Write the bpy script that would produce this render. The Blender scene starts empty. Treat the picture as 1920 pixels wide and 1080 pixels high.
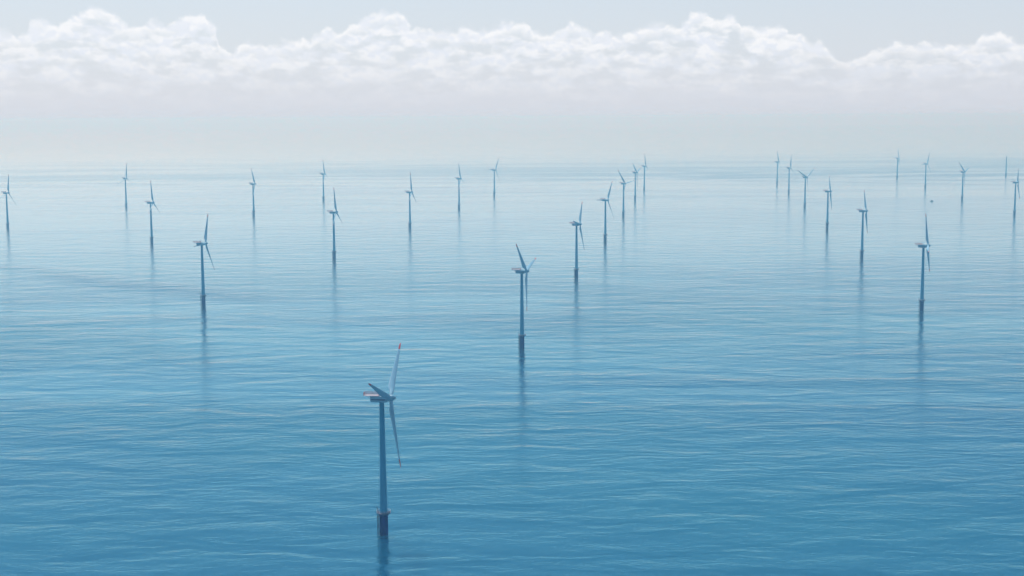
import bpy, bmesh, math, random
from mathutils import Vector, Matrix

C = bpy.context.scene.collection
scene = bpy.context.scene
R = math.radians

# ------------------------------------------------------------------ camera
CAM_H = 208.4
cam_d = bpy.data.cameras.new('camera')
cam_d.sensor_width = 36.0
cam_d.lens = 36 * 2616 / 1920
cam_d.clip_start = 1.0
cam_d.clip_end = 200000.0
cam = bpy.data.objects.new('camera', cam_d)
C.objects.link(cam)
Fv = Vector((0, 0.99262467, -0.12122816))
Rv = Vector((0.999983454, -0.000697364, -0.00571006692))
Uv = Vector((0.00575249, 0.12122616, 0.99260824))
M = Matrix((Rv, Uv, -Fv)).transposed().to_4x4()
M.translation = Vector((0, 0, CAM_H))
cam.matrix_world = M
scene.camera = cam

# ------------------------------------------------------------------ light and sky
SUN_EL, SUN_AZ = R(60), R(-25)          # azimuth measured from +Y (straight ahead) towards +X
SKY_STRENGTH = 0.09
HAZE_DENSITY = 2.2e-4
HAZE_COLOR = (0.24, 0.66, 1.0, 1)
scene.view_settings.view_transform = 'Standard'
scene.view_settings.look = 'None'
scene.view_settings.exposure = 0.35
scene.view_settings.gamma = 1.0
scene.cycles.volume_bounces = 0
scene.cycles.max_bounces = 8
scene.cycles.use_denoising = True

sun_d = bpy.data.lights.new('sun', 'SUN')
sun_d.energy = 4.0
sun_d.angle = R(0.5)
sun_d.color = (1.0, 0.96, 0.9)
sun = bpy.data.objects.new('sun', sun_d)
C.objects.link(sun)
sdir = Vector((math.sin(SUN_AZ) * math.cos(SUN_EL), math.cos(SUN_AZ) * math.cos(SUN_EL), math.sin(SUN_EL)))
sun.rotation_euler = sdir.to_track_quat('Z', 'Y').to_euler()


class NT:
    """small helper for node trees"""
    def __init__(self, tree):
        self.t = tree; self.n = tree.nodes; self.l = tree.links
        self.n.clear()

    def node(self, typ, **kw):
        nd = self.n.new(typ)
        for k, v in kw.items():
            setattr(nd, k, v)
        return nd

    def put(self, sock, v):
        if isinstance(v, bpy.types.NodeSocket):
            self.l.new(v, sock)
        else:
            sock.default_value = v

    def math(self, op, a, b=None, c=None, clamp=False):
        nd = self.node('ShaderNodeMath', operation=op, use_clamp=clamp)
        self.put(nd.inputs[0], a)
        if b is not None: self.put(nd.inputs[1], b)
        if c is not None: self.put(nd.inputs[2], c)
        return nd.outputs[0]

    def step(self, v, a, b, to0=0.0, to1=1.0, smooth=True):
        nd = self.node('ShaderNodeMapRange')
        nd.interpolation_type = 'SMOOTHSTEP' if smooth else 'LINEAR'
        self.put(nd.inputs['Value'], v)
        self.put(nd.inputs['From Min'], a); self.put(nd.inputs['From Max'], b)
        self.put(nd.inputs['To Min'], to0); self.put(nd.inputs['To Max'], to1)
        return nd.outputs['Result']

    def noise(self, vec, scale, detail=4.0, rough=0.5, dist=0.0, lac=2.0, typ=None):
        nd = self.node('ShaderNodeTexNoise')
        if typ: nd.noise_type = typ
        self.put(nd.inputs['Vector'], vec)
        nd.inputs['Scale'].default_value = scale
        nd.inputs['Detail'].default_value = detail
        nd.inputs['Roughness'].default_value = rough
        nd.inputs['Distortion'].default_value = dist
        nd.inputs['Lacunarity'].default_value = lac
        return nd.outputs['Fac']

    def voro(self, vec, scale, smooth=0.5, detail=0.0):
        nd = self.node('ShaderNodeTexVoronoi', feature='SMOOTH_F1')
        self.put(nd.inputs['Vector'], vec)
        nd.inputs['Scale'].default_value = scale
        nd.inputs['Smoothness'].default_value = smooth
        nd.inputs['Detail'].default_value = detail
        return nd.outputs['Distance']

    def comb(self, x, y, z=0.0):
        nd = self.node('ShaderNodeCombineXYZ')
        self.put(nd.inputs[0], x); self.put(nd.inputs[1], y); self.put(nd.inputs[2], z)
        return nd.outputs[0]

    def mapping(self, vec, loc=(0, 0, 0), rot=(0, 0, 0), scale=(1, 1, 1)):
        nd = self.node('ShaderNodeMapping')
        self.put(nd.inputs['Vector'], vec)
        nd.inputs['Location'].default_value = loc
        nd.inputs['Rotation'].default_value = rot
        nd.inputs['Scale'].default_value = scale
        return nd.outputs[0]

    def mix(self, fac, a, b):
        nd = self.node('ShaderNodeMix', data_type='RGBA')
        self.put(nd.inputs['Factor'], fac)
        self.put(nd.inputs[6], a); self.put(nd.inputs[7], b)
        return nd.outputs[2]


world = bpy.data.worlds.new('World')
scene.world = world
world.use_nodes = True
world.cycles.sampling_method = 'MANUAL'
world.cycles.sample_map_resolution = 256
W = NT(world.node_tree)
wout = W.node('ShaderNodeOutputWorld')
bg = W.node('ShaderNodeBackground')
bg.inputs['Strength'].default_value = SKY_STRENGTH
W.l.new(bg.outputs[0], wout.inputs['Surface'])
sky = W.node('ShaderNodeTexSky', sky_type='NISHITA')
sky.sun_disc = False
sky.sun_elevation = SUN_EL
sky.sun_rotation = SUN_AZ
sky.altitude = 0
sky.air_density = 1.0
sky.dust_density = 1.0
sky.ozone_density = 2.0
tc = W.node('ShaderNodeTexCoord')
sp = W.node('ShaderNodeSeparateXYZ')
W.l.new(tc.outputs['Generated'], sp.inputs[0])
az = W.math('MULTIPLY', W.math('ARCTAN2', sp.outputs[0], sp.outputs[1]), 57.29578)
el = W.math('MULTIPLY', W.math('ARCSINE', sp.outputs[2]), 57.29578)

# silhouette of the far cumulus bank: (azimuth, elevation) pairs in degrees
PROFILE = [(0, 52), (30, 60), (47, 58), (58, 38), (75, 32), (97, 42), (108, 48), (125, 30), (148, 25), (163, 11), (180, 7),
 (196, 15), (217, 28), (235, 42), (243, 50), (262, 44), (280, 35), (295, 34), (318, 44), (335, 38), (348, 30), (362, 23), (377, 28),
 (392, 40), (404, 42), (412, 75), (430, 95), (450, 84), (465, 75), (482, 86), (502, 90), (530, 79), (550, 82), (567, 72), (582, 80), (596, 64),
 (615, 57), (632, 62), (650, 58), (662, 40), (680, 32), (700, 27), (716, 20), (745, 22), (764, 36), (772, 54), (800, 60), (816, 52),
 (850, 60), (872, 48), (900, 52), (925, 50), (940, 38), (962, 39), (987, 42), (1000, 56), (1022, 62), (1047, 54), (1070, 40),
 (1086, 44), (1112, 58), (1140, 62), (1166, 66), (1184, 60), (1202, 51), (1218, 46), (1250, 42), (1270, 50), (1287, 40), (1296, 23), (1315, 16),
 (1330, 20), (1342, 36), (1356, 32), (1370, 22), (1380, 32), (1390, 50), (1415, 45), (1440, 51), (1460, 46), (1477, 58), (1500, 66), (1516, 77),
 (1540, 82), (1562, 95), (1578, 108), (1600, 112), (1625, 104), (1645, 90), (1665, 80), (1680, 72), (1696, 80), (1730, 81), (1757, 82),
 (1785, 78), (1805, 86), (1826, 84), (1842, 65), (1875, 56), (1900, 70), (1920, 78)]


def pix_dir(px, py):
    d = Fv * 2616 + Rv * (px - 960) + Uv * (540 - py)
    d.normalize()
    return math.degrees(math.atan2(d.x, d.y)), math.degrees(math.asin(d.z))


AZR = 21.0
pts = [pix_dir(*p) for p in PROFILE]


def prof_at(a):
    if a <= pts[0][0]: return pts[0][1]
    for (a0, e0), (a1, e1) in zip(pts, pts[1:]):
        if a0 <= a <= a1:
            return e0 + (e1 - e0) * (a - a0) / (a1 - a0)
    return pts[-1][1]


def float_curve(nt, val, samples, vmax):
    """look-up of up to a few dozen (x, y) samples, x in 0..1, y scaled by vmax"""
    nd = nt.node('ShaderNodeFloatCurve')
    cv = nd.mapping.curves[0]
    nd.mapping.use_clip = True
    while len(cv.points) < len(samples):
        cv.points.new(0.5, 0.5)
    for p, (x, y) in zip(cv.points, samples):
        p.location = (x, y / vmax)
        p.handle_type = 'VECTOR'
    nd.mapping.update()
    nt.put(nd.inputs['Value'], val)
    return nt.math('MULTIPLY', nd.outputs[0], vmax)


# cloud coordinates, warped a little so that puffs overhang
P = W.comb(az, el, 0.0)
wx = W.noise(P, 2.2, 3.0, 0.55)
wy = W.noise(W.mapping(P, loc=(7.3, 2.1, 4.0)), 2.2, 3.0, 0.55)
azw = W.math('ADD', az, W.math('MULTIPLY', W.math('SUBTRACT', wx, 0.5), 0.55))
elw = W.math('ADD', el, W.math('MULTIPLY', W.math('SUBTRACT', wy, 0.5), 0.45))
# two halves of the profile keep every bump of the outline
def half(a0, a1):
    ps = [(0.0, prof_at(a0))] + [((a - a0) / (a1 - a0), e) for a, e in pts if a0 + 0.05 < a < a1 - 0.05] + [(1.0, prof_at(a1))]
    u = W.math('DIVIDE', W.math('SUBTRACT', azw, a0), a1 - a0, clamp=True)
    return float_curve(W, u, ps, 6.0)
segs = [-20.6, -10.3, 0.0, 10.3, 20.6]
H = half(segs[0], segs[1])
for a0, a1 in zip(segs[1:], segs[2:]):
    H = W.math('ADD', W.math('MULTIPLY', H, W.math('LESS_THAN', azw, a0)), W.math('MULTIPLY', half(a0, a1), W.math('GREATER_THAN', azw, a0)))
# the rest of the ring of cloud, out of the photo's view
Hout = W.math('ADD', 2.0, W.math('MULTIPLY', W.noise(W.comb(az, 0.0, 3.0), 0.35, 5.0, 0.6), 2.6))
outw = W.step(W.math('ABSOLUTE', az), 20.6, 22.5)
H = W.math('ADD', W.math('MULTIPLY', H, W.math('SUBTRACT', 1.0, outw)), W.math('MULTIPLY', Hout, outw))


def billow(dx, dy):
    Q = W.comb(W.math('ADD', azw, dx), W.math('ADD', elw, dy), 0.0)
    v1 = W.math('SUBTRACT', 1.0, W.voro(W.mapping(Q, scale=(1, 1.3, 1)), 1.0, 0.45))
    v2 = W.math('SUBTRACT', 1.0, W.voro(W.mapping(Q, loc=(3, 5, 1), scale=(1, 1.15, 1)), 2.5, 0.4))
    v3 = W.math('SUBTRACT', 1.0, W.voro(W.mapping(Q, loc=(1, 9, 2)), 6.0, 0.45))
    n = W.noise(Q, 2.6, 7.0, 0.52)
    s = W.math('MULTIPLY', v1, 1.1)
    s = W.math('ADD', s, W.math('MULTIPLY', v2, 0.55))
    s = W.math('ADD', s, W.math('MULTIPLY', v3, 0.20))
    return W.math('ADD', s, W.math('MULTIPLY', n, 0.5))


B0 = billow(0.0, 0.0)
B1 = billow(0.02, 0.16)
edge = W.math('ADD', W.math('SUBTRACT', H, elw), W.math('MULTIPLY', W.math('SUBTRACT', B0, 1.3), 0.30))
top_mask = W.step(edge, -0.12, 0.18)
lowfreq = W.noise(W.mapping(P, scale=(0.55, 1.3, 1)), 1.0, 5.0, 0.6)
base_h = W.math('ADD', 0.65, W.math('MULTIPLY', lowfreq, 1.9))
base_mask = W.step(W.math('SUBTRACT', el, base_h), -1.5, 1.6)
patch = W.step(W.noise(W.mapping(P, loc=(20, 3, 0), scale=(0.75, 1.7, 1)), 1.1, 5.0, 0.55), 0.38, 0.58, 0.05, 1.0)
thick = W.step(edge, 0.1, 0.75, 1.0, 0.0)
body = W.math('MULTIPLY', base_mask, W.math('MAXIMUM', patch, thick))
mask = W.math('MULTIPLY', W.math('MULTIPLY', top_mask, body), 0.80)
relief = W.math('SUBTRACT', B0, B1)
lit = W.step(relief, -0.22, 0.20)
lit = W.math('ADD', W.math('MULTIPLY', lit, 0.78), W.math('MULTIPLY', W.step(edge, 1.1, 0.0), 0.22))
CL_LIT = (8.75, 8.75, 8.9, 1)
CL_SHADE = (7.2, 7.6, 8.4, 1)
ccol = W.mix(lit, CL_SHADE, CL_LIT)  # sunlit and shaded sides of the billows painted into the cloud colour
AIR_TINT = (6.1, 6.55, 7.6, 1)
# blue-grey haze painted into the sky colour, strongest low over the sea
airf = W.step(el, -2.0, 14.0, 0.85, 0.15)
skyc = W.mix(airf, sky.outputs[0], AIR_TINT)
final = W.mix(mask, skyc, ccol)
W.l.new(final, bg.inputs['Color'])


# ------------------------------------------------------------------ helpers
def mat(name, col, rough=0.5, metal=0.0, spec=0.5, var=0.0, vscale=1.0, stretch=(1, 1, 1), bump=0.0):
    m = bpy.data.materials.new(name)
    m.use_nodes = True
    n = NT(m.node_tree)
    out = n.node('ShaderNodeOutputMaterial')
    b = n.node('ShaderNodeBsdfPrincipled')
    n.l.new(b.outputs[0], out.inputs['Surface'])
    b.inputs['Roughness'].default_value = rough
    b.inputs['Metallic'].default_value = metal
    b.inputs['Specular IOR Level'].default_value = spec
    t = n.node('ShaderNodeTexCoord')
    f = n.noise(n.mapping(t.outputs['Object'], scale=stretch), vscale, 5.0, 0.6)
    dark = tuple(c * (1 - var) for c in col) + (1,)
    lite = tuple(min(1, c * (1 + var)) for c in col) + (1,)
    n.put(b.inputs['Base Color'], n.mix(n.step(f, 0.3, 0.7), dark, lite))
    if bump:
        bp = n.node('ShaderNodeBump')
        bp.inputs['Strength'].default_value = bump
        n.put(bp.inputs['Height'], f)
        n.l.new(bp.outputs[0], b.inputs['Normal'])
    return m


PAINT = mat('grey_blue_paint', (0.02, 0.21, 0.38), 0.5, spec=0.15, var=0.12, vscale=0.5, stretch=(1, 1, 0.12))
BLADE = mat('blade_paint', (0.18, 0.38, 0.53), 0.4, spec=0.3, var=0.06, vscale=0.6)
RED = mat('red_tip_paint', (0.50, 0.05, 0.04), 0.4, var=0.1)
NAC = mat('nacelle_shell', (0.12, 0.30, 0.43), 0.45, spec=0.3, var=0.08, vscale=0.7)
STRIPE = mat('dark_blue_stripe', (0.01, 0.03, 0.12), 0.4, var=0.1)
PILE = mat('dark_pile_coating', (0.001, 0.012, 0.16), 0.8, spec=0.03, var=0.3, vscale=0.8, stretch=(1, 1, 0.25))
STEEL = mat('platform_steel', (0.04, 0.07, 0.14), 0.6, spec=0.2, var=0.2)
RAILW = mat('pale_rail_paint', (0.40, 0.38, 0.45), 0.4, var=0.1)
RAILR = mat('red_rail_paint', (0.42, 0.10, 0.10), 0.45, var=0.15)


def obj(name, bm, m, parent=None, smooth=False, mats=None):
    me = bpy.data.meshes.new(name)
    bm.normal_update()
    bm.to_mesh(me); bm.free()
    for mm in (mats or [m]):
        me.materials.append(mm)
    if smooth:
        for p in me.polygons:
            p.use_smooth = len(p.vertices) == 4
    o = bpy.data.objects.new(name, me)
    C.objects.link(o)
    if parent: o.parent = parent
    return o


def add_lathe(bm, prof, seg=32, center=(0, 0), cap=True, axis='Z', mi=0):
    rings = []
    for r, z in prof:
        ring = []
        for k in range(seg):
            a = 2 * math.pi * k / seg
            x, y = r * math.cos(a), r * math.sin(a)
            co = (center[0] + x, center[1] + y, z) if axis == 'Z' else (z, center[0] + x, center[1] + y)
            ring.append(bm.verts.new(co))
        rings.append(ring)
    for a, b in zip(rings, rings[1:]):
        for k in range(seg):
            f = bm.faces.new((a[k], a[(k + 1) % seg], b[(k + 1) % seg], b[k])); f.material_index = mi
    if cap:
        bm.faces.new(list(reversed(rings[0]))); bm.faces.new(rings[-1])
    return rings


def add_tube(bm, p0, p1, r, seg=8):
    p0, p1 = Vector(p0), Vector(p1)
    d = (p1 - p0).normalized()
    u = d.orthogonal().normalized(); v = d.cross(u)
    A = [bm.verts.new(p0 + (u * math.cos(t) + v * math.sin(t)) * r) for t in [2 * math.pi * k / seg for k in range(seg)]]
    B = [bm.verts.new(p1 + (u * math.cos(t) + v * math.sin(t)) * r) for t in [2 * math.pi * k / seg for k in range(seg)]]
    for k in range(seg):
        bm.faces.new((A[k], A[(k + 1) % seg], B[(k + 1) % seg], B[k]))
    bm.faces.new(list(reversed(A))); bm.faces.new(B)


def add_box(bm, lo, hi):
    lo, hi = Vector(lo), Vector(hi)
    v = [bm.verts.new((x, y, z)) for z in (lo.z, hi.z) for y in (lo.y, hi.y) for x in (lo.x, hi.x)]
    for q in ((0, 2, 3, 1), (4, 5, 7, 6), (0, 1, 5, 4), (2, 6, 7, 3), (0, 4, 6, 2), (1, 3, 7, 5)):
        bm.faces.new([v[i] for i in q])


def ring_tube(bm, R0, z, r, seg=36):
    pts_ = [(R0 * math.cos(2 * math.pi * k / seg), R0 * math.sin(2 * math.pi * k / seg), z) for k in range(seg)]
    for a, b in zip(pts_, pts_[1:] + pts_[:1]):
        add_tube(bm, a, b, r, 6)


# ------------------------------------------------------------------ sea
def build_sea():
    bm = bmesh.new()
    xs = [-30000, 30000]; ys = [-3000, 30000]
    vs = [bm.verts.new((x, y, 0)) for x, y in ((xs[0], ys[0]), (xs[1], ys[0]), (xs[1], ys[1]), (xs[0], ys[1]))]
    bm.faces.new(vs)
    m = bpy.data.materials.new('sea_water')
    m.use_nodes = True
    n = NT(m.node_tree)
    out = n.node('ShaderNodeOutputMaterial')
    g = n.node('ShaderNodeNewGeometry')
    P = g.outputs['Position']
    s = n.node('ShaderNodeSeparateXYZ'); n.l.new(P, s.inputs[0])
    # water body colour drifts slightly with depth and sediment
    drift = n.noise(n.mapping(P, scale=(0.0012, 0.002, 1)), 1.0, 3.0, 0.5)
    body = n.mix(n.step(drift, 0.3, 0.7), (0.001, 0.038, 0.108, 1), (0.001, 0.060, 0.115, 1))
    # wind patches and slicks, long across the view
    slick = n.noise(n.mapping(P, rot=(0, 0, R(4)), scale=(0.0008, 0.0024, 1)), 1.0, 10.0, 0.6, 1.2)
    amp = n.step(slick, 0.36, 0.62, 0.25, 1.0)
    # wind bands at different distances: breezy beyond the current line, calm far out and in the middle distance
    yw = n.math('ADD', s.outputs[1], n.math('MULTIPLY', n.math('SUBTRACT', slick, 0.5), 2600.0))
    farband = n.math('MULTIPLY', n.step(yw, 4300.0, 5100.0), n.step(yw, 10500.0, 5200.0))
    midcalm = n.math('MULTIPLY', n.step(yw, 1700.0, 2300.0), n.step(n.math('ADD', yw, n.math('MULTIPLY', s.outputs[0], -0.35)), 3900.0, 2900.0))
    outer = n.step(yw, 5200.0, 10500.0)
    amp = n.math('ADD', amp, n.math('MULTIPLY', farband, 0.75))
    amp = n.math('MULTIPLY', amp, n.math('SUBTRACT', 1.0, n.math('MULTIPLY', midcalm, 0.55)))
    amp = n.math('MULTIPLY', amp, n.math('SUBTRACT', 1.0, n.math('MULTIPLY', outer, 0.75)))
    # one long current line about four and a half kilometres out
    wob = n.noise(n.mapping(P, scale=(0.0009, 0.0, 1)), 1.0, 4.0, 0.5)
    yl = n.math('ADD', n.math('SUBTRACT', s.outputs[1], 4330.0), n.math('MULTIPLY', n.math('SUBTRACT', wob, 0.5), -700.0))
    yl = n.math('ADD', yl, n.math('MULTIPLY', s.outputs[0], 0.27))
    width = n.math('ADD', 60.0, n.math('MULTIPLY', n.step(s.outputs[0], -900.0, 600.0), 150.0))
    line = n.math('SUBTRACT', 1.0, n.math('DIVIDE', n.math('ABSOLUTE', yl), width), clamp=True)
    line = n.math('MULTIPLY', line, n.step(n.noise(n.mapping(P, scale=(0.004, 0.02, 1)), 1.0, 5.0, 0.6), 0.3, 0.55))
    amp = n.math('MULTIPLY', amp, n.math('SUBTRACT', 1.0, n.math('MULTIPLY', line, 0.95)))
    # a breezier streak running in from the left edge
    st = n.math('ADD', n.math('SUBTRACT', s.outputs[1], 1352.0), n.math('MULTIPLY', s.outputs[0], 0.867))
    st = n.math('ADD', st, n.math('MULTIPLY', n.math('SUBTRACT', slick, 0.5), 260.0))
    st = n.math('SUBTRACT', 1.0, n.math('DIVIDE', n.math('ABSOLUTE', st), 75.0), clamp=True)
    st = n.math('MULTIPLY', st, n.step(s.outputs[0], -180.0, -420.0))
    amp = n.math('ADD', amp, n.math('MULTIPLY', st, 0.9))
    warp = n.noise(n.mapping(P, scale=(1 / 60, 1 / 60, 1)), 1.0, 2.0, 0.5)
    PW = n.node('ShaderNodeVectorMath', operation='ADD')
    n.l.new(P, PW.inputs[0]); n.l.new(n.comb(0.0, n.math('MULTIPLY', n.math('SUBTRACT', warp, 0.5), 14.0)), PW.inputs[1])
    PW = PW.outputs[0]
    h0 = n.noise(n.mapping(PW, rot=(0, 0, R(-5)), scale=(1 / 62, 1 / 28, 1)), 1.0, 2.0, 0.5, 0.3)
    h1 = n.noise(n.mapping(PW, rot=(0, 0, R(4)), scale=(1 / 13, 1 / 6.2, 1)), 1.0, 2.0, 0.5, 0.3)
    h2 = n.noise(n.mapping(PW, rot=(0, 0, R(-12)), scale=(1 / 6.5, 1 / 3.2, 1)), 1.0, 3.0, 0.55, 0.2)
    h3 = n.noise(n.mapping(P, rot=(0, 0, R(17)), scale=(1 / 3, 1 / 1.4, 1)), 1.0, 3.0, 0.6)
    hh = n.math('ADD', n.math('MULTIPLY', h1, 0.37), n.math('MULTIPLY', h2, 0.17))
    hh = n.math('ADD', hh, n.math('MULTIPLY', h0, 2.3))
    hh = n.math('ADD', hh, n.math('MULTIPLY', h3, 0.13))
    hh = n.math('MULTIPLY', hh, n.math('ADD', 0.5, n.math('MULTIPLY', amp, 0.5)))
    bp = n.node('ShaderNodeBump')
    bp.inputs['Strength'].default_value = 1.0
    bp.inputs['Distance'].default_value = 1.0
    n.put(bp.inputs['Height'], hh)
    # upwelling light from the water body: light spreads far sideways in it
    sss = n.node('ShaderNodeSubsurfaceScattering', falloff='BURLEY')
    n.put(sss.inputs['Color'], body)
    sss.inputs['Scale'].default_value = 1.0
    sss.inputs['Radius'].default_value = (20, 35, 45)
    # mirror of the sky at the surface
    fr = n.node('ShaderNodeFresnel')
    fr.inputs['IOR'].default_value = 1.5
    n.l.new(bp.outputs[0], fr.inputs['Normal'])
    gl = n.node('ShaderNodeBsdfGlossy')
    n.put(gl.inputs['Roughness'], n.math('ADD', n.step(s.outputs[1], 700.0, 3000.0, 0.09, 0.15), n.math('MULTIPLY', amp, 0.06)))
    n.l.new(bp.outputs[0], gl.inputs['Normal'])
    n.put(gl.inputs['Color'], n.mix(n.step(fr.outputs[0], 0.15, 0.85), (0.32, 0.85, 1.0, 1), (0.90, 0.965, 1, 1)))
    fac = n.math('MULTIPLY', fr.outputs[0], n.math('ADD', n.math('SUBTRACT', 1.62, n.math('MULTIPLY', amp, 0.50)), n.math('MULTIPLY', line, 0.2)), clamp=True)
    ms = n.node('ShaderNodeMixShader')
    n.put(ms.inputs[0], fac)
    n.l.new(sss.outputs[0], ms.inputs[1]); n.l.new(gl.outputs[0], ms.inputs[2])
    n.l.new(ms.outputs[0], out.inputs['Surface'])
    o = obj('sea', bm, m)
    o['kind'] = 'structure'
    return o


build_sea()

# ------------------------------------------------------------------ one wind turbine
HUB_H = 70.0
DECK = 10.6
OFF = 4.6
TILT = 0.09
BLADE_R = 37.5
PITCH = R(-50)


def blade_mesh(r0, r1, nst):
    bm = bmesh.new()
    rings = []
    N = 16
    for i in range(nst + 1):
        r = r0 + (r1 - r0) * i / nst
        if r < 2.6: ch, th, k = 1.8, 1.7, 0.0
        else:
            k = min(1, (r - 2.6) / 4.5); k = k * k * (3 - 2 * k)
            full = 3.35 * (1 - max(0, r - 7.5) / 30.0 * 0.80)
            ch = 1.8 + (full - 1.8) * k
            th = 1.7 + (full * (0.28 - 0.13 * min(1, r / 30)) - 1.7) * k
        if r > BLADE_R - 1.6:
            ch *= max(0.08, math.sqrt(max(0, (BLADE_R - r) / 1.6)))
            th *= max(0.15, (BLADE_R - r) / 1.6)
        tw = PITCH - R(13) * max(0, 1 - r / 26) ** 1.3
        ring = []
        for j in range(N):
            a = 2 * math.pi * j / N
            c = math.cos(a)
            y = c * ch / 2 - (ch * 0.20) * k             # leading edge side kept straighter
            x = math.sin(a) * th / 2 * (1 - 0.45 * k * max(0, -c))
            ring.append(bm.verts.new((x * math.cos(tw) - y * math.sin(tw), x * math.sin(tw) + y * math.cos(tw), r)))
        rings.append(ring)
    for a, b in zip(rings, rings[1:]):
        for j in range(N):
            bm.faces.new((a[j], a[(j + 1) % N], b[(j + 1) % N], b[j]))
    bm.faces.new(list(reversed(rings[0]))); bm.faces.new(rings[-1])
    return bm


def nacelle_bm():
    bm = bmesh.new()
    # rounded box cross sections along X
    secs = [(-5.7, 1.25, -1.15, 1.05), (-5.55, 1.5, -1.5, 1.2), (-5.1, 1.65, -1.85, 1.25), (-3, 1.7, -1.9, 1.3), (1.5, 1.7, -1.9, 1.3), (2.7, 1.55, -1.75, 1.2), (3.3, 1.3, -1.35, 1.1)]
    rings = []
    N = 24
    for x, w, zb, zt in secs:
        ring = []
        zc, hh_ = (zb + zt) / 2, (zt - zb) / 2
        for k in range(N):
            a = 2 * math.pi * (k + 0.5) / N
            c, s_ = math.cos(a), math.sin(a)
            e = 0.28
            ring.append(bm.verts.new((x, w * math.copysign(abs(c) ** e, c), zc + hh_ * math.copysign(abs(s_) ** e, s_))))
        rings.append(ring)
    for a, b in zip(rings, rings[1:]):
        for k in range(N):
            bm.faces.new((a[k], a[(k + 1) % N], b[(k + 1) % N], b[k]))
    bm.faces.new(list(reversed(rings[0]))); bm.faces.new(rings[-1])
    return bm


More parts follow.
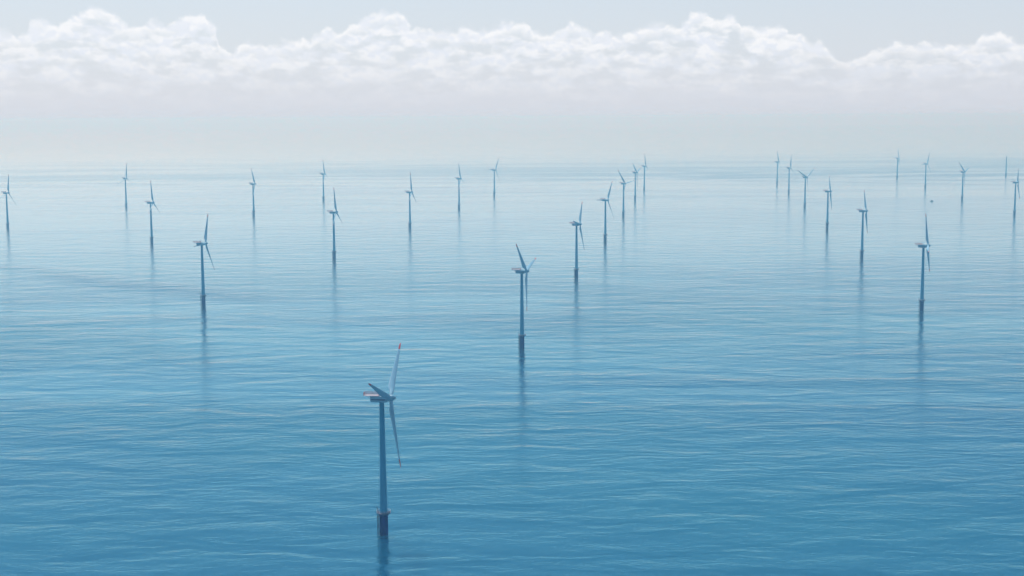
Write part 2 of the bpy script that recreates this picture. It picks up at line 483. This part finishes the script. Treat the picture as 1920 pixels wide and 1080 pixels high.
def make_parts():
    """(name, mesh object, motion, sub-parts); motion: fixed, yaw or blade k"""
    parts = []
    root = bpy.data.objects.new('wind_turbine', None); C.objects.link(root)
    bm = bmesh.new()
    add_lathe(bm, [(2.12, -12), (2.12, 10.1), (2.3, 10.15), (2.3, 10.55), (2.12, 10.6), (2.12, 11.4)], 40)
    obj('monopile', bm, PILE, root, True)
    # boat landing: two fender tubes and rungs, on the camera's left
    bm = bmesh.new()
    ad = R(205)
    ux, uy = math.cos(ad), math.sin(ad); tx, ty = -uy, ux
    for s_ in (-0.9, 0.9):
        b_ = (ux * 3.0 + tx * s_, uy * 3.0 + ty * s_)
        add_tube(bm, (b_[0], b_[1], -4), (b_[0], b_[1], 10.7), 0.2, 10)
        for z in (1.0, 4.5, 9.7):
            add_tube(bm, (b_[0], b_[1], z), (ux * 2.0 + tx * s_ * 0.6, uy * 2.0 + ty * s_ * 0.6, z), 0.13, 8)
    for k in range(26):
        z = -0.4 + k * 0.4
        a_ = (ux * 2.75 + tx * 0.3, uy * 2.75 + ty * 0.3, z); b_ = (ux * 2.75 - tx * 0.3, uy * 2.75 - ty * 0.3, z)
        add_tube(bm, a_, b_, 0.03, 5)
    for s_ in (-0.3, 0.3):
        add_tube(bm, (ux * 2.75 + tx * s_, uy * 2.75 + ty * s_, -1.2), (ux * 2.75 + tx * s_, uy * 2.75 + ty * s_, 12.9), 0.05, 6)
    obj('boat_landing', bm, STEEL, root)
    # access platform
    bm = bmesh.new()
    add_lathe(bm, [(2.0, 11.42), (3.55, 11.42), (3.6, 11.48), (3.6, 11.66), (2.0, 11.66)], 40, cap=False)
    for k in range(8):
        a = 2 * math.pi * k / 8
        add_tube(bm, (2.1 * math.cos(a), 2.1 * math.sin(a), 10.2), (3.4 * math.cos(a), 3.4 * math.sin(a), 11.45), 0.09, 6)
    plat = obj('access_platform', bm, STEEL, root)
    bm = bmesh.new()
    for z in (12.2, 12.8):
        ring_tube(bm, 3.5, z, 0.05)
    for k in range(18):
        a = 2 * math.pi * k / 18
        add_tube(bm, (3.5 * math.cos(a), 3.5 * math.sin(a), 11.6), (3.5 * math.cos(a), 3.5 * math.sin(a), 12.8), 0.045, 6)
    obj('railing', bm, RAILW, plat)
    bm = bmesh.new()
    cx, cy = 3.05 * math.cos(R(170)), 3.05 * math.sin(R(170))
    add_tube(bm, (cx, cy, 11.6), (cx, cy, 14.2), 0.15, 10)
    add_tube(bm, (cx, cy, 14.2), (cx - 0.9, cy - 0.5, 14.6), 0.11, 8)
    add_tube(bm, (cx - 0.9, cy - 0.5, 14.6), (cx - 0.9, cy - 0.5, 13.7), 0.05, 6)
    obj('davit_crane', bm, STEEL, plat)
    bm = bmesh.new()
    add_box(bm, (2.4, -1.2, 11.67), (3.25, -0.4, 12.6))
    obj('equipment_box', bm, STEEL, plat)
    # tower
    bm = bmesh.new()
    prof = [(2.02, 11.4)]
    z0, z1, r0, r1 = 11.4, HUB_H - 1.9, 1.98, 1.16
    for z in (11.7, 29.0, 48.5):
        r = r0 + (r1 - r0) * (z - z0) / (z1 - z0)
        if z > 12:
            prof.append((r, z))
        else:
            prof.append((r, z))
    prof += [(r1, z1 - 0.3), (r1 + 0.25, z1 - 0.25), (r1 + 0.25, z1)]
    add_lathe(bm, prof, 40)
    obj('tower', bm, PAINT, root, True)
    # nacelle, local X is the rotor axis direction before tilt
    nac = obj('nacelle', nacelle_bm(), NAC, root, True)
    bm = bmesh.new()
    for s_ in (-1, 1):
        add_box(bm, (-5.1, s_ * 1.66 - 0.06, -0.75), (2.3, s_ * 1.66 + 0.06, -0.15))
    st = obj('side_stripe', bm, STRIPE, nac)
    bm = bmesh.new()
    add_box(bm, (-0.6, -0.7, 1.22), (0.8, 0.7, 1.62))
    obj('roof_hatch', bm, NAC, nac)
    bm = bmesh.new()
    add_tube(bm, (1.9, 0, 1.2), (1.9, 0, 2.6), 0.05, 6); add_tube(bm, (1.9, -0.4, 2.5), (1.9, 0.4, 2.5), 0.05, 6)
    obj('wind_sensor', bm, STEEL, nac)
    # helicopter hoist platform on the rear roof
    bm = bmesh.new()
    add_box(bm, (-9.0, -1.9, 1.42), (-1.2, 1.9, 1.56))
    for s_ in (-1, 1):
        add_tube(bm, (-5.5, s_ * 1.2, 0.3), (-8.2, s_ * 1.4, 1.4), 0.12, 8)
        add_tube(bm, (-9.0, s_ * 1.86, 1.49), (-1.2, s_ * 1.86, 1.49), 0.13, 8)
    hp = obj('hoist_platform', bm, RAILW, root)
    bmr, bmw = bmesh.new(), bmesh.new()
    zt = 3.1
    corners = [(-8.9, -1.85), (-1.25, -1.85), (-1.25, 1.85), (-8.9, 1.85)]
    for i, (a, b) in enumerate(zip(corners, corners[1:] + corners[:1])):
        L = math.dist(a, b); nseg = round(L / 0.36)
        for z in (2.05, 2.6, zt):
            add_tube(bmw if z != 2.6 else bmr, (a[0], a[1], z), (b[0], b[1], z), 0.055, 6)
        for k in range(nseg):
            t = k / nseg
            x, y = a[0] + (b[0] - a[0]) * t, a[1] + (b[1] - a[1]) * t
            add_tube(bmr if k % 3 else bmw, (x, y, 1.5), (x, y, zt), 0.05, 5)
    obj('railing', bmw, RAILW, hp)
    obj('railing_infill', bmr, RAILR, hp)
    # hub with nose cone
    bm = bmesh.new()
    add_lathe(bm, [(1.15, -1.7), (1.5, -1.5), (1.6, -0.9), (1.6, 0.7), (1.45, 1.3), (1.12, 1.95), (0.65, 2.45), (0.25, 2.68), (0.05, 2.72)], 32, axis='X')
    hub = obj('hub', bm, NAC, root, True)
    blade = obj('blade', blade_mesh(1.2, 32.8, 34), BLADE, root, True)
    tip = obj('blade_tip', blade_mesh(32.8, BLADE_R, 10), RED, blade, True)
    blades = [blade]
    for k in (1, 2):
        b2 = blade.copy(); C.objects.link(b2); b2.parent = root
        t2 = tip.copy(); C.objects.link(t2); t2.parent = b2
        blades.append(b2)
    return root, nac, hp, hub, blades


def set_pose(nac, hp, hub, blades, yaw, th):
    Y = Matrix.Translation((0, 0, HUB_H)) @ Matrix.Rotation(yaw, 4, 'Z')
    nac.matrix_local = Y; hp.matrix_local = Y
    T = Matrix.Translation((0, 0, HUB_H)) @ Matrix.Rotation(yaw, 4, 'Z') @ Matrix.Rotation(-TILT, 4, 'Y') @ Matrix.Translation((OFF, 0, 0))
    hub.matrix_local = T
    for k, b in enumerate(blades):
        b.matrix_local = T @ Matrix.Rotation(SGN * (th + k * 2 * math.pi / 3), 4, 'X')


SGN = -1
GROUP = 'offshore wind turbines standing in rows on the sea'
PREFIX = 'pale blue-grey offshore wind turbine'
# x, y, yaw, rotor angle, label
SPOTS = [
 (-65.2, 683.0, -10, 52, 'nearest and largest wind turbine, red tip on its raised blade, dark stripe along its nacelle'),
 (8.9, 1256.6, -16, 77, 'second nearest wind turbine, behind the largest one, a sunlit blade raised on its right'),
 (84.4, 1811.7, -16, 41, 'third wind turbine from the front in the centre row'),
 (157.8, 2344.3, -34, 33, 'fourth wind turbine in the centre row, one blade lying level over its nacelle'),
 (234.6, 2922.6, -40, 82, 'fifth turbine in the centre row, a blade up left and one out right'),
 (310.5, 3502.9, -24, 71, 'sixth turbine in the centre row, last but one before the horizon'),
 (376.4, 3957.6, -16, 111, 'faint hazy turbine farthest out in the centre row'),
 (439.3, 1482.6, -16, 25, 'nearest turbine of the right-hand row, its rotor seen almost edge-on'),
 (513.6, 2037.2, -12, 37, 'second turbine of the right-hand row, rotor edge-on with a blade straight up'),
 (583.5, 2573.6, -12, 41, 'third turbine of the right-hand row, behind the one with a blade straight up'),
 (668.6, 3179.4, -50, 57, 'fourth turbine of the right-hand row, rotor facing us as a wide Y'),
 (745.3, 3752.0, -43, 12, 'fifth turbine of the right-hand row, hazy, just left of the wide Y rotor'),
 (808.5, 4252.2, -24, 102, 'faintest and farthest turbine of the right-hand row'),
 (-347.7, 1559.3, -8, 30, 'nearest turbine on the left side, one blade up and one slanting down right'),
 (-265.0, 2073.9, -6, 1, 'second turbine of the row left of centre, one blade lying in front of its tower'),
 (-191.8, 2629.7, -8, 6, 'third turbine of the row left of centre'),
 (-120.6, 3211.8, -12, 110, 'fourth turbine of the row left of centre, hazy with its raised blade nearly upright'),
 (-45.6, 3730.9, -32, 33, 'faint farthest turbine of the row left of centre, its raised blade leaning right'),
 (-606.2, 2343.2, -2, 2, 'first turbine of the second row from the left, a blade pointing down to the right'),
 (-555.3, 3003.0, -8, 100, 'middle turbine of the second row from the left, a blade level to the right'),
 (-475.5, 3533.8, -6, 111, 'farthest hazy turbine of the second row from the left'),
 (1036.8, 2872.9, -14, 83, 'turbine at the right edge of the view, taller than the bare tower beside it'),
 (1106.3, 3425.3, -42, 70, 'turbine right of the small dark boat, two blades raised in a V'),
 (1189.7, 4014.8, -45, 27, 'hazy turbine directly beyond the small dark boat'),
 (1258.4, 4560.8, -10, 18, 'faint farthest turbine at far right, left of the one beyond the boat'),
 (-971.6, 2686.2, -8, 16, 'leftmost turbine, close to the left edge of the view'),
 (-917.0, 3321.3, -32, 7, 'turbine near the left edge with its three blades spread like an upturned Y'),
]
root, nac, hp, hub, blades = make_parts()
CH = list(root.children)
for i, (x, y, yaw, th, label) in enumerate(SPOTS):
    if i == 0:
        r_, parts_ = root, {o: o for o in CH}
    else:
        r_ = root.copy(); C.objects.link(r_)
        parts_ = {}
        for ch in CH:
            c = ch.copy(); C.objects.link(c); c.parent = r_
            parts_[ch] = c
            for g in ch.children:
                d = g.copy(); C.objects.link(d); d.parent = c
    r_.location = (x, y, 0)
    r_['label'] = label; r_['category'] = 'wind turbine'; r_['group'] = GROUP
    set_pose(parts_[nac], parts_[hp], parts_[hub], [parts_[b] for b in blades], R(yaw), R(th))

# the one bare tower without nacelle or rotor
rt = bpy.data.objects.new('turbine_tower', None); C.objects.link(rt)
for ch in CH:
    if ch.name.split('.')[0] in ('monopile', 'boat_landing', 'access_platform', 'tower'):
        c = ch.copy(); C.objects.link(c); c.parent = rt
        for g in ch.children:
            d = g.copy(); C.objects.link(d); d.parent = c
rt.location = (1680.7, 4751.9, 0)
rt['label'] = 'faint bare tower without nacelle or blades near the right edge'
rt['category'] = 'tower'

# ------------------------------------------------------------------ small boat
HULL = mat('dark_hull_paint', (0.03, 0.05, 0.09), 0.4, var=0.2)
CABIN = mat('cabin_paint', (0.05, 0.07, 0.11), 0.4, var=0.1)
GLASS = mat('cabin_glass', (0.01, 0.015, 0.02), 0.1)


def build_boat():
    rb = bpy.data.objects.new('work_boat', None); C.objects.link(rb)
    bm = bmesh.new()
    stn = [(-5.0, 1.5, 1.25), (-3, 1.75, 1.2), (0, 1.85, 1.3), (2.5, 1.6, 1.5), (4.2, 0.9, 1.75), (5.3, 0.06, 2.0)]
    rings = []
    for x, w, z in stn:
        rings.append([bm.verts.new(p) for p in ((x, -w, z), (x, -w * 0.85, 0.2), (x - 0.2, -w * 0.3, -0.6), (x - 0.2, w * 0.3, -0.6), (x, w * 0.85, 0.2), (x, w, z))])
    for a, b in zip(rings, rings[1:]):
        for k in range(6):
            bm.faces.new((a[k], b[k], b[(k + 1) % 6], a[(k + 1) % 6]))
    bm.faces.new(rings[0]); bm.faces.new(list(reversed(rings[-1])))
    obj('hull', bm, HULL, rb)
    bm = bmesh.new()
    v = [(-1.6, 1.25), (2.2, 1.4), (1.5, 3.3), (-1.4, 3.3)]
    L = [bm.verts.new((x, -1.25, z)) for x, z in v]; Rr = [bm.verts.new((x, 1.25, z)) for x, z in v]
    bm.faces.new(L); bm.faces.new(list(reversed(Rr)))
    for k in range(4):
        bm.faces.new((L[(k + 1) % 4], L[k], Rr[k], Rr[(k + 1) % 4]))
    cb = obj('cabin', bm, CABIN, rb)
    bm = bmesh.new()
    add_box(bm, (-1.2, -1.29, 2.3), (1.4, 1.29, 2.95))
    obj('window', bm, GLASS, cb)
    bm = bmesh.new()
    add_tube(bm, (-0.6, 0, 3.3), (-0.8, 0, 4.6), 0.09); add_tube(bm, (-0.7, -0.7, 4.0), (-0.7, 0.7, 4.0), 0.06)
    obj('mast', bm, CABIN, rb)
    rb.location = BOAT
    rb.rotation_euler = (0, 0, R(25))
    rb['label'] = 'small dark boat alone on the water at far right'
    rb['category'] = 'boat'


def on_sea(px, py):
    d = Fv * 2616 + Rv * (px - 960) + Uv * (540 - py)
    t = -CAM_H / d.z
    return Vector((0, 0, CAM_H)) + d * t


BOAT = on_sea(1747, 378)
build_boat()

# ------------------------------------------------------------------ haze
def build_haze():
    bm = bmesh.new()
    add_box(bm, (-33000, -4000, -14), (33000, 34000, CAM_H + 12))
    bmesh.ops.recalc_face_normals(bm, faces=bm.faces)
    m = bpy.data.materials.new('haze_air')
    m.use_nodes = True
    n = NT(m.node_tree)
    out = n.node('ShaderNodeOutputMaterial')
    v = n.node('ShaderNodeVolumePrincipled')
    v.inputs['Color'].default_value = HAZE_COLOR
    v.inputs['Density'].default_value = HAZE_DENSITY
    v.inputs['Anisotropy'].default_value = 0.25
    v.inputs['Density Attribute'].default_value = ''
    v.inputs['Absorption Color'].default_value = (0.91, 0.96, 1, 1)
    n.l.new(v.outputs[0], out.inputs['Volume'])
    o = obj('haze', bm, m)
    o['kind'] = 'stuff'


build_haze()
